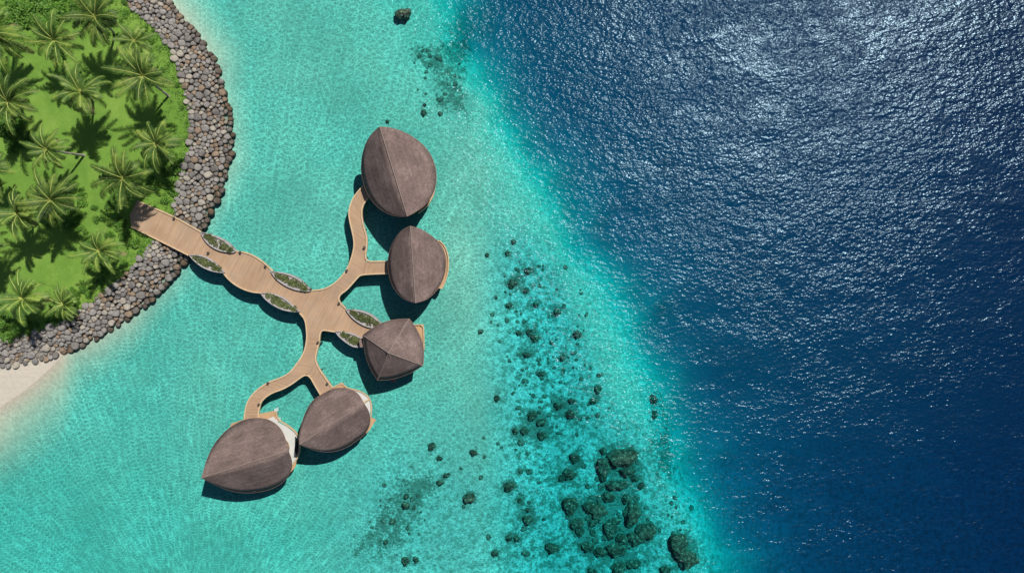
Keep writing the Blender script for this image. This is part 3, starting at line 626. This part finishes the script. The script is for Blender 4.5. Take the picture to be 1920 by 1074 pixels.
def finish_villa(root, edges, extras):
    loop = list(edges[0]) + list(edges[1])[::-1][1:-1]; n0 = len(loop)
    outl = [(p.x, p.y, p.z) for p in loop]; rs = resample(outl, 40, True)
    plat = inset(rs, 1.0); b = MB(); b.prism([tuple(p) for p in plat], DZ - .25, DZ - .03); b.obj('platform', M['terrace'], root, uv=True)
    wl = inset(rs, 2.1); zt = [float(z) + .75 for z in rs[:, 2]]; zt = [min(z, min(zt) + 1.6) for z in zt]; wb = MB(); wb.prism([tuple(p) for p in wl], DZ - .02, zt); wb.obj('wall', M['wall'], root)
    for i in range(0, 40, 2):
        p, q = wl[i], wl[(i + 1) % 40]; m = (p + q) / 2; d = q - p; l = np.hypot(*d)
        if l < .5: continue
        wn_ = MB(); h = min(1.0, (min(zt) - DZ) * .42); wn_.box((m[0], m[1], DZ + .3 + h), (l * .42, .06, h), math.atan2(d[1], d[0])); wn_.obj('window', M['glass'], root)
    pl = inset(rs, 1.8)
    for i in range(0, 40, 3): pb = MB(); pb.cyl(tuple(pl[i]), .17, -6, DZ - .26); pb.obj('pile', M['pile'], root)
    for nm, mt, z0, z1, pts in extras:
        b = MB()
        if nm == 'rail': b.ribbon([tuple(p) for p in smooth_line([W2(u, v, z1) for u, v in pts], len(pts) * 4, 1)], .17, z0, z1); nm = 'parapet'
        elif nm == 'ladder':
            for s in (-.25, .25): b.tube([(W(*pts[0], z1) + Vector((0, s, 0))), (W(*pts[1], z1) + Vector((0, s, .2))), (W(*pts[1], z0) + Vector((.2, s, 0)))], .05, 6)
            for k in range(4): f = k / 4; p = W(*pts[0], z1).lerp(W(*pts[1], z1), f); b.box(p, (.05, .3, .03))
        else: b.prism([W2(u, v, z1) for u, v in pts], z0, z1)
        b.obj(nm, mt, root, uv=True)
T, Wf, K = M['terrace'], M['white_floor'], M['kerb']
villa('thatched_villa', 'large leaf-roofed villa with its point to the north, farthest north of the five', (711.7, 237.7), (763.5, 405.5),
      [(733, 239.6), (755.5, 247), (776, 258), (794.6, 273), (807.7, 290.8), (816, 311), (818.5, 331.8), (816, 354), (805.8, 374.6), (789, 391.4)],
      [(699.6, 248), (688.4, 262.8), (681, 283), (677.5, 302), (677, 324), (682, 346.7), (690, 367), (705, 385.8), (723.8, 399.8), (744, 406)], 9.5, 8.9,
      [('terrace', T, DZ - .2, DZ, [(800, 345), (815, 357), (812, 370), (802, 387), (785, 396), (780, 370)]), ('rail', K, DZ - .2, DZ + .3, [(815, 350), (814, 362), (807, 377), (798, 389), (784, 400)])])
villa('thatched_villa', 'almost round villa with a north-south ridge and a crescent terrace on its east side', (769.5, 424), (778.8, 567.7),
      [(789, 429.8), (807.7, 441), (822.6, 454), (832, 469), (836, 485.7), (835.6, 504), (830, 526.7), (817, 547), (800, 562)],
      [(759, 428), (748, 437), (736.9, 454), (729.4, 472.7), (727, 493), (728.5, 511.8), (733, 530.4), (744, 549), (759, 562)], 8.3, 7.9,
      [('terrace', T, DZ - .25, DZ, [(800, 450), (823.5, 450.5), (833.7, 459.6), (841, 478), (842, 496.9), (839.5, 515.5), (830, 540.6), (822, 541), (800, 545)]),
       ('rail', K, DZ - .2, DZ + .25, [(824, 451), (833.7, 460.4), (840.4, 478), (841.4, 496.9), (839, 515.5), (830, 540), (825, 540.5)])])
villa('thatched_villa', 'smaller leaf-roofed villa touching the southwest one, pale terrace under its east eave', (561.6, 832.6), (682, 756.5),
      [(690, 768), (693.5, 780), (693.8, 792), (690, 804), (682, 816), (671, 823.7), (653, 837), (632.4, 845.3), (611.5, 847.5), (590.7, 843.8), (572.8, 837)][::-1],
      [(560.9, 817.7), (564.6, 798), (569.8, 780.5), (577, 764), (587.7, 749), (602.6, 739.5), (620.5, 729.8), (635, 726.8), (653, 728), (668, 735), (676, 744.5)], 8.7, 7.9,
      [('terrace', T, DZ - .25, DZ - .01, [(618, 728), (641, 716.4), (650, 727.5), (660, 745), (630, 740)]), ('rail', K, DZ - .2, DZ + .2, [(623.4, 726.8), (641, 716.8), (649, 727.5), (666.7, 730.5), (681.6, 736.5), (691.5, 745), (696, 756.6), (696.7, 768.5), (695, 782)]),
       ('bath_terrace', Wf, DZ - .28, DZ + .012, [(655, 730), (668, 732.5), (681, 738.5), (690, 746.5), (694.5, 757), (695, 768), (690, 790), (670, 770)]),
       ('dividing_wall', K, DZ, DZ + .5, [(680, 754.5), (690.5, 747.5), (691.5, 749.5), (681, 756.5)]),
       ('swim_platform', T, DZ - .35, DZ - .05, [(694, 781.5), (705, 786.5), (694, 804.5), (687, 812), (680, 800)])])
villa('thatched_villa', 'largest leaf-roofed villa, farthest southwest, with a wide pale terrace on its east side', (377.6, 895.7), (540, 844.5),
      [(546, 858.9), (547.5, 874), (542.6, 889), (532.6, 902.4), (517.5, 912.5), (497.4, 920), (474, 923.4), (450.5, 923.4), (427, 918.3), (405, 909), (390, 901.6)][::-1],
      [(381.8, 880.6), (388.5, 858.9), (398.5, 837), (412, 818.6), (430.4, 801), (450.5, 789.3), (467, 784.3), (485.7, 783.5), (502.4, 786), (515.8, 793.5), (525.9, 803.6), (534, 818.6)], 9.5, 8.7,
      [('terrace', T, DZ - .25, DZ - .01, [(484, 776), (515, 769.6), (521, 787), (525, 800), (500, 800), (480, 792)]),
       ('bath_terrace', Wf, DZ - .28, DZ + .012, [(500, 786), (513.3, 780.5), (520, 791), (537.6, 799), (552, 811), (558.5, 821), (560.3, 836), (559.5, 848), (556.7, 857), (547.5, 871), (540, 880), (525, 830)]),
       ('rail', K, DZ - .2, DZ + .3, [(516, 770), (521, 787.5), (538, 796.5), (553.5, 809), (560, 820), (562, 836), (561, 848.5), (558, 857.5), (548.8, 872)]),
       ('dark_strip', M['glass'], DZ, DZ + .05, [(553, 817), (558, 823.5), (559.6, 836), (558.6, 847), (556, 853), (552.6, 846)]),  # thin dark glassy strip along the outer edge of the pale terrace
       ('swim_platform', T, DZ - .35, DZ - .05, [(546, 872), (555.5, 864), (554, 874), (547, 883), (540, 888)]),
       ('side_step', T, DZ - .35, DZ - .05, [(431, 799), (434, 793.5), (458, 786), (460, 796)]), ('ladder', M['steel'], -.5, DZ, [(515, 769), (523, 766)]), ('ladder', M['steel'], -.5, DZ, [(519, 787), (527, 785)])])
def hip_villa():
    root = empty('hipped_villa', tuple(W(735, 655, 0))); tag(root, 'square villa with a four-sided hipped roof at the end of the main walk', 'villa', 'thatched villas at the ends of the boardwalk')
    cor = [(767, 598), (792.7, 685), (707.9, 712.6), (680.4, 628)]; zc = [4.9, 4.6, 4.5, 4.7]; ap = (728.5, 661.4); za = 9.0; apw = W(*ap, za)
    ed = [[(778, 612), (786, 627), (793, 643.8), (794.7, 664)], [(774.6, 696.6), (752.8, 705.8), (731, 711.7)], [(695.8, 694), (687.4, 674), (683, 654)], [(694, 617.8), (710.9, 607.8), (729, 601), (747.8, 598.6)]]
    all_e = []
    for s in range(4):
        c0, c1 = cor[s], cor[(s + 1) % 4]; pts = smooth_line([c0] + ed[s] + [c1], 20, 1); n = len(pts); rows = 7; V = []; UV = []; edge = []
        mid = (np.array(c0) + c1) / 2
        for i, p in enumerate(pts):
            f = i / (n - 1); zz = zc[s] * (1 - f) + zc[(s + 1) % 4] * f; zz -= .75 * math.sin(math.pi * f); ep = W(p[0], p[1], zz); edge.append(ep)
            for k in range(rows):
                g = k / (rows - 1); q = apw.lerp(ep, g); q.z += .05 * math.sin(math.pi * g); V.append(q); UV.append((f * 9 * g, g * 7))
        F = [(i * rows + k, (i + 1) * rows + k, (i + 1) * rows + k + 1, i * rows + k + 1) for i in range(n - 1) for k in range(rows - 1)]
        me = mesh('roof', V, F, M['roof'], True, UV)
        if sum(p.normal.z for p in me.polygons) < 0: me.flip_normals()
        o = link('roof', me, root); md = o.modifiers.new('thick', 'SOLIDIFY'); md.thickness = .2; md.offset = -1
        eb = MB(); eb.tube([(p.x, p.y, p.z - .1) for p in edge], .08, 6); link('eave_board', mesh('eave_board', eb.v, eb.f, M['eave']), o, loc=(0, 0, 0))
        c = W(*c0, zc[s]); rb = MB(); rb.tube([(apw + Vector((0, 0, .04))).lerp(c + Vector((0, 0, .04)), f) for f in np.linspace(0, 1, 5)], .09, 6); rb.obj('ridge_cap', M['ridge'], root)
        all_e += edge[:-1]
    h = len(all_e) // 2
    finish_villa(root, [all_e[:h + 1], [all_e[0]] + all_e[:h - 1:-1]], [('terrace', T, DZ - .25, DZ - .01, [(770, 609.5), (794, 607.8), (795, 647), (785, 655), (770, 640)]), ('rail', K, DZ - .2, DZ + .3, [(775, 609), (793.6, 608.3), (794.6, 630), (795, 655)]),
        ('entry_canopy', M['roof'], 3.2, 3.45, [(673, 638), (681, 632), (690, 640), (690, 651), (675, 651)]), ('swim_platform', M['eave'], DZ - .4, DZ - .1, [(731, 708), (746, 706), (741, 716), (733, 717)])])
hip_villa()

# ------------------------------------------------------------------ palms
def crown_mesh(seed):
    rnd = random.Random(seed); b = MB(); rb = MB(); nf = 30
    for i in range(nf):
        az = 2 * math.pi * i * .381966 + rnd.uniform(-.45, .45); age = i / nf; elev = R(62) - age * R(78) + rnd.uniform(-.12, .12); L = rnd.uniform(3.0, 5.5) * (.82 + .18 * math.sin(math.pi * min(1, age + .3)))
        droop = rnd.uniform(.8, 1.75) + age * .3; side = rnd.uniform(-.6, .6); p = Vector((0, 0, .15)); pts = [p.copy()]; m = 14; dirs = []
        for k in range(m):
            f = k / m; e = elev - droop * f ** 1.4; a = az + side * f; d = Vector((math.cos(e) * math.cos(a), math.cos(e) * math.sin(a), math.sin(e))); p = p + d * L / m; pts.append(p.copy()); dirs.append(d)
        dirs.append(dirs[-1]); rb.tube(pts, [.085 * (1 - .75 * k / m) for k in range(m + 1)], 4)
        nl = 40
        for k in range(nl):
            f = .12 + .88 * k / (nl - 1); x = f * m; j = min(int(x), m - 1); q = pts[j].lerp(pts[j + 1], x - j); d = dirs[j]; sd_ = d.cross(Vector((0, 0, 1))); sd_.normalize(); upv = sd_.cross(d)
            ll = (.86 * math.sin(math.pi * min(1, f * .80 + .16)) ** .7 + .08) * rnd.uniform(.62, 1.15)
            for sg in (-1, 1):
                dr = (sd_ * sg * .80 + d * .55 + upv * rnd.uniform(.0, .25)).normalized(); w = d * .042 * rnd.uniform(.7, 1.3)
                m1 = q + dr * ll * .5; t = q + dr * ll * .95 + Vector((0, 0, -rnd.uniform(.2, .7) * ll)); m1.z -= .08 * ll; k0 = len(b.v)
                b.v += [tuple(q - w), tuple(q + w), tuple(m1 + w * .9), tuple(m1 - w * .9), tuple(t)]; b.f += [(k0, k0 + 1, k0 + 2, k0 + 3), (k0 + 3, k0 + 2, k0 + 4)]; b.uv += [(0, 0)] * 5
    for _ in range(7):
        a = rnd.uniform(0, 6.28); c = Vector((.32 * math.cos(a), .32 * math.sin(a), -.1)); rb.tube([c + Vector((0, 0, -.16)), c, c + Vector((0, 0, .14))], [.06, .15, .05], 6)
    nb = len(b.f); b.add(rb.v, rb.f); dry = [i >= nf - rnd.randint(2, 4) and rnd.random() < .6 for i in range(nf)]; per = nb // nf; me = mesh('crown', b.v, b.f, [M['frond'], M['rachis'], M['dryfrond']]); me.polygons.foreach_set('material_index', [2 if dry[min(k // per, nf - 1)] else 0 for k in range(nb)] + [1] * (len(b.f) - nb)); return me
CROWNS = [crown_mesh(s) for s in (3, 8, 21, 34, 55, 71, 90)]
PALMS = [  # crown pixel, crown height, trunk foot pixel, size, which crown, label
    (103, 76, 8.5, (110, 92), 1.06, 0, 'coconut palm below the dense shrubs of the top edge, west of the topmost palm'),
    (179, 33, 10.5, (212, 62), 1.0, 1, 'topmost coconut palm with its whole crown shadow on open lawn'),
    (252, 78, 7, (262, 86), .80, 2, 'smaller coconut palm beside the upper seawall, above the leaning one'),
    (269, 143, 9.5, (316, 181), 1.02, 3, 'coconut palm leaning west with bare trunk toward the seawall'),
    (152, 175, 9.5, (170, 186), 1.0, 2, 'coconut palm standing alone in the middle of the upper lawn'),
    (18, 192, 9, (36, 200), 1.05, 1, 'coconut palm on the west edge with a dark bush under its crown'),
    (-6, 66, 9, (20, 84), 1.08, 3, 'coconut palm cut by the upper west edge of the picture'),
    (89, 281, 9.5, (158, 291), .90, 0, 'coconut palm whose long pale trunk leans flat over the lawn'),
    (294, 271, 6.5, (302, 280), .98, 0, 'bright green coconut palm close beside the widest seawall stretch'),
    (232, 334, 8.5, (250, 345), 1.12, 3, 'coconut palm shading the landward end of the boardwalk'),
    (96, 376, 9, (118, 388), 1.0, 1, 'coconut palm crown overlapping a neighbour above a leafy bush'),
    (36, 402, 8.5, (55, 410), 1.0, 2, 'coconut palm on the west side, next to the overlapping crown'),
    (187, 470, 7, (198, 474), .98, 0, 'coconut palm southwest of the boardwalk landing among bushes'),
    (44, 560, 7, (54, 562), 1.04, 1, 'bright coconut palm nearest the beach in the south corner'),
    (-26, 318, 9, (-8, 330), 1.0, 2, 'coconut palm at the west edge showing only frond tips'),
    (120, 570, 3.5, (124, 572), .72, 1, 'small young palm between the beach-side palm and the shore shrubs'),
    (-34, 465, 9, (-20, 470), 1.0, 0, 'coconut palm outside the west edge casting its crown shadow on the lawn')]
def build_palms():
    protos = {}
    for i, (u, v, h, ft, sc, ck, lab) in enumerate(PALMS):
        top = W(u, v, h + LAWN_Z); foot = W(ft[0], ft[1], LAWN_Z); root = empty('coconut_palm', foot); tag(root, lab, 'palm tree', 'coconut palms on the island lawn')
        d = top - foot; d.z -= .0; b = MB(); m = 9; pts = []
        for k in range(m + 1): f = k / m; pts.append(Vector((d.x * (f ** .75 if abs(d.x) + abs(d.y) > 3 else f), d.y * f ** .85, -.2 + (d.z + .2) * f)))
        pts[-1] = Vector(d); b.tube(pts, [.24 - .10 * k / m for k in range(m + 1)], 8); link('trunk', mesh('trunk', b.v, b.f, M['trunk'], True), root, loc=(0, 0, 0))
        c = link('crown', CROWNS[(ck * 2 + i) % 7], root, loc=tuple(d)); c.rotation_euler = (random.uniform(-.28, .28), random.uniform(-.28, .28), random.uniform(0, 6.28)); sc *= random.uniform(.88, 1.1); c.scale = (sc * 1.17, sc * 1.17, sc * random.uniform(.9, 1.15))
build_palms()

# ------------------------------------------------------------------ shrubs and ground cover
def shrub_mesh(seed, n=10):
    rnd = random.Random(seed); b = MB()
    for _ in range(n):
        a, q = rnd.uniform(0, 6.28), rnd.uniform(0, .75); leaf_clump(b, (q * math.cos(a), q * math.sin(a), -.05), rnd.uniform(.35, .6), rnd.uniform(.5, 1.0), 85, .30, rnd)
    return mesh('shrub', b.v, b.f, M['shrub'])
SHR = [shrub_mesh(s, n) for s, n in ((1, 9), (2, 12), (5, 7), (9, 10))]
def build_shrubs():
    L = []
    rnd = random.Random(4)
    def area(name, label, poly, n, s0, s1):
        us = [p[0] for p in poly]; vs = [p[1] for p in poly]; k = 0; tries = 0
        while k < n and tries < 3000:
            tries += 1; u, v = rnd.uniform(min(us), max(us)), rnd.uniform(min(vs), max(vs))
            if not inside(np.array([u]), np.array([v]), poly)[0] or not inside(np.array([u]), np.array([v]), GRASS)[0]: continue
            if any(math.hypot(u - a, v - b) < 7.0 for a, b in L): continue
            L.append((u, v)); k += 1; s = rnd.uniform(s0, s1); o = link(name, SHR[rnd.randrange(4)], loc=tuple(W(u, v, LAWN_Z)))
            o.rotation_euler = (0, 0, rnd.uniform(0, 6.28)); o.scale = (s, s, s * rnd.uniform(.75, 1.1)); tag(o, label, 'shrub', label)
    area('shrub', 'dense green shrub in the thicket of the top corner', [(-30, -30), (150, -30), (165, 10), (120, 36), (60, 52), (-30, 44)], 62, 1.0, 1.7)
    area('shrub', 'low leafy shrub between the topmost palm and upper seawall', [(205, -20), (245, 10), (300, 62), (318, 100), (296, 100), (262, 60), (225, 45), (195, 15)], 9, .4, .75)
    area('shrub', 'low shrub on the verge beside the middle seawall', [(318, 100), (350, 160), (366, 250), (350, 270), (330, 200), (306, 130)], 5, .3, .6)
    area('shrub', 'dark shrub under the bright palm by the seawall', [(300, 290), (352, 285), (340, 350), (328, 390), (300, 385), (270, 350)], 15, .5, 1.0)
    area('shrub', 'leafy shrub inland of the boardwalk landing', [(140, 345), (215, 375), (240, 420), (275, 455), (262, 480), (215, 520), (170, 510), (160, 440), (110, 420)], 34, .5, 1.15)
    area('shrub', 'shrub scattered behind the southern seawall', [(215, 520), (150, 580), (100, 606), (60, 622), (80, 560), (130, 535)], 20, .4, .9)
    area('shrub', 'shrub behind the seawall nearest the beach', [(60, 580), (60, 628), (-30, 640), (-30, 585)], 22, .6, 1.2)
    area('shrub', 'dark bush in shade under the west edge palm', [(-20, 215), (60, 215), (55, 275), (-20, 285)], 12, .9, 1.5)
    area('shrub', 'leafy bush below the pair of overlapping palms', [(85, 400), (140, 395), (150, 430), (90, 440)], 8, .9, 1.4)
    # grassy ground cover: low tufts over the verge
    b = MB(); k = 0
    while k < 900:
        u, v = rnd.uniform(-20, 370), rnd.uniform(-20, 650); a = np.array([u]), np.array([v])
        sdv = sdist(a[0], a[1], GRASS)[0]
        if sdv > 0: continue
        if sdv < -70 or rnd.random() > math.exp(sdv / 28): continue
        k += 1; p = W(u, v, LAWN_Z); leaf_clump(b, (p.x, p.y, LAWN_Z - .03), rnd.uniform(.2, .5), rnd.uniform(.06, .2), 14, .22, rnd)
    tag(b.obj('ground_cover', M['shrub']), 'rough grass and creeping plants along the inner edge of the seawall', 'ground cover', kind='stuff')
build_shrubs()

# ------------------------------------------------------------------ coral heads on the reef
def coral_mesh(seed, sub=3):
    bm = bmesh.new(); bmesh.ops.create_icosphere(bm, subdivisions=sub, radius=1); r = np.random.default_rng(seed); K = r.normal(size=(22, 3)); K /= np.linalg.norm(K, axis=1)[:, None]; amp = r.uniform(.05, .26, 22)
    K2 = r.normal(size=(70, 3)); K2 /= np.linalg.norm(K2, axis=1)[:, None]
    for v in bm.verts:
        d = np.array(v.co); s = .80 + sum(a * max(0, float(d @ k) - .72) / .28 for a, k in zip(amp, K)) + sum(.17 * max(0, float(d @ k) - .93) / .07 for k in K2); v.co = Vector(d * s); v.co.z *= .6
    me = bpy.data.meshes.new('coral_rock'); bm.to_mesh(me); bm.free(); me.materials.append(M['coral']); return me
CM = [coral_mesh(s) for s in range(6)]
CP = []
for s_ in range(4):
    m_ = coral_mesh(s_ + 20, 2); m_.materials.clear(); m_.materials.append(M['coral_pale']); CP.append(m_)
rc = random.Random(12)
LUMPS = []
for cx_, cy_, rx_, ry_, k_, reg_ in [(1140, 975, 75, 75, 46, 'between the big heads of the dense cluster'), (1150, 885, 60, 35, 20, 'just north of the dense coral cluster'), (1050, 750, 100, 85, 60, 'on the reef flat northwest of the dense cluster'), (1010, 600, 90, 120, 60, 'on the mottled sand east of the round and hipped villas'),
        (740, 965, 60, 60, 20, 'in the dark patch south of the villas'), (815, 130, 50, 60, 22, 'in the reef patch north of the villas'), (940, 930, 100, 120, 20, 'on open sand west of the dense cluster'), (1270, 1000, 40, 70, 14, 'on the slope into deep water')]:
    for _ in range(k_):
        q_ = math.sqrt(rc.random()); a_ = rc.uniform(0, 6.28); r_ = rc.choice((1.6, 2, 2.5, 3.3)) * (1.5 if 'dense' in reg_ and 'northwest' not in reg_ else 1); LUMPS.append((cx_ + rx_ * q_ * math.cos(a_), cy_ + ry_ * q_ * math.sin(a_), r_ * rc.uniform(.8, 1.3), r_, reg_))
def build_corals():
    for i, (u, v, rx, ry) in enumerate(CORAL):
        d = float(depth(np.array([float(u)]), np.array([float(v)]))[0]); r = (rx + ry) / 20; z = -d + .25 * r
        if u == 757: z = -1.35
        d2 = -z; p = W(u, v, z); o = link('coral_rock', CM[i % 6], loc=tuple(p)); s = (CAM_H + d2) / CAM_H * (.82 if v > 830 and 1040 < u < 1300 else .68)
        o.rotation_euler = (0, 0, 0); o.scale = (rx / 10 * s, ry / 10 * s, min(r * 1.0, d * .65)); 
        size = 'large' if r > 1.3 else ('mid-sized' if r > .8 else 'small')
        reg = ('in the dense dark coral cluster' if u > 1050 and v > 920 and u < 1235 else 'just north of the dense coral cluster' if u > 1040 and 830 < v < 920 and u < 1210 else 'on the slope into deep water' if u > 1200 else
               'in the reef patch north of the villas' if v < 240 else 'on pale sand east of the round villa' if v < 600 else 'on pale sand east of the hipped villa' if v < 700 else 'on the reef flat northwest of the dense cluster' if v < 830 and u > 900 else 'on pale sand south of the villas')
        if (u, v) == (757, 26): lab = 'large lone oval coral rock at the top edge, brownish, nearly breaking the surface'
        elif (u, v) == (1170, 855): lab = 'largest round coral head with a sandy bare crown, north of the dense cluster'
        elif (u, v) == (1213, 994): lab = 'round dark coral head at the east tip of the dense cluster'
        elif (u, v) == (1035, 1026): lab = 'squarish dark coral head alone on sand west of the dense cluster'
        elif (u, v) == (881, 933): lab = 'lone round dark coral head on open sand, farthest west of its size'
        elif (u, v) == (963, 531): lab = 'roundest dark coral head on pale sand east of the round villa'
        else: lab = f"{size} {'round' if abs(rx - ry) < 2 else 'oblong'} dark coral head {reg}"
        tag(o, lab, 'coral', 'coral heads on the reef')
build_corals()
def build_lumps():
    for i, (u, v, rx, ry, reg) in enumerate(LUMPS):
        d = float(depth(np.array([float(u)]), np.array([float(v)]))[0]); r = (rx + ry) / 20; z = -d + .1 * r; p = W(u, v, z)
        o = link('coral_lump', CP[i % 4], loc=tuple(p)); o.scale = (rx / 9, ry / 9, r * .9); o.rotation_euler = (0, 0, rc.uniform(0, 6.28))
        tag(o, 'tiny coral lump ' + reg, 'coral', 'tiny coral lumps ' + reg)
build_lumps()
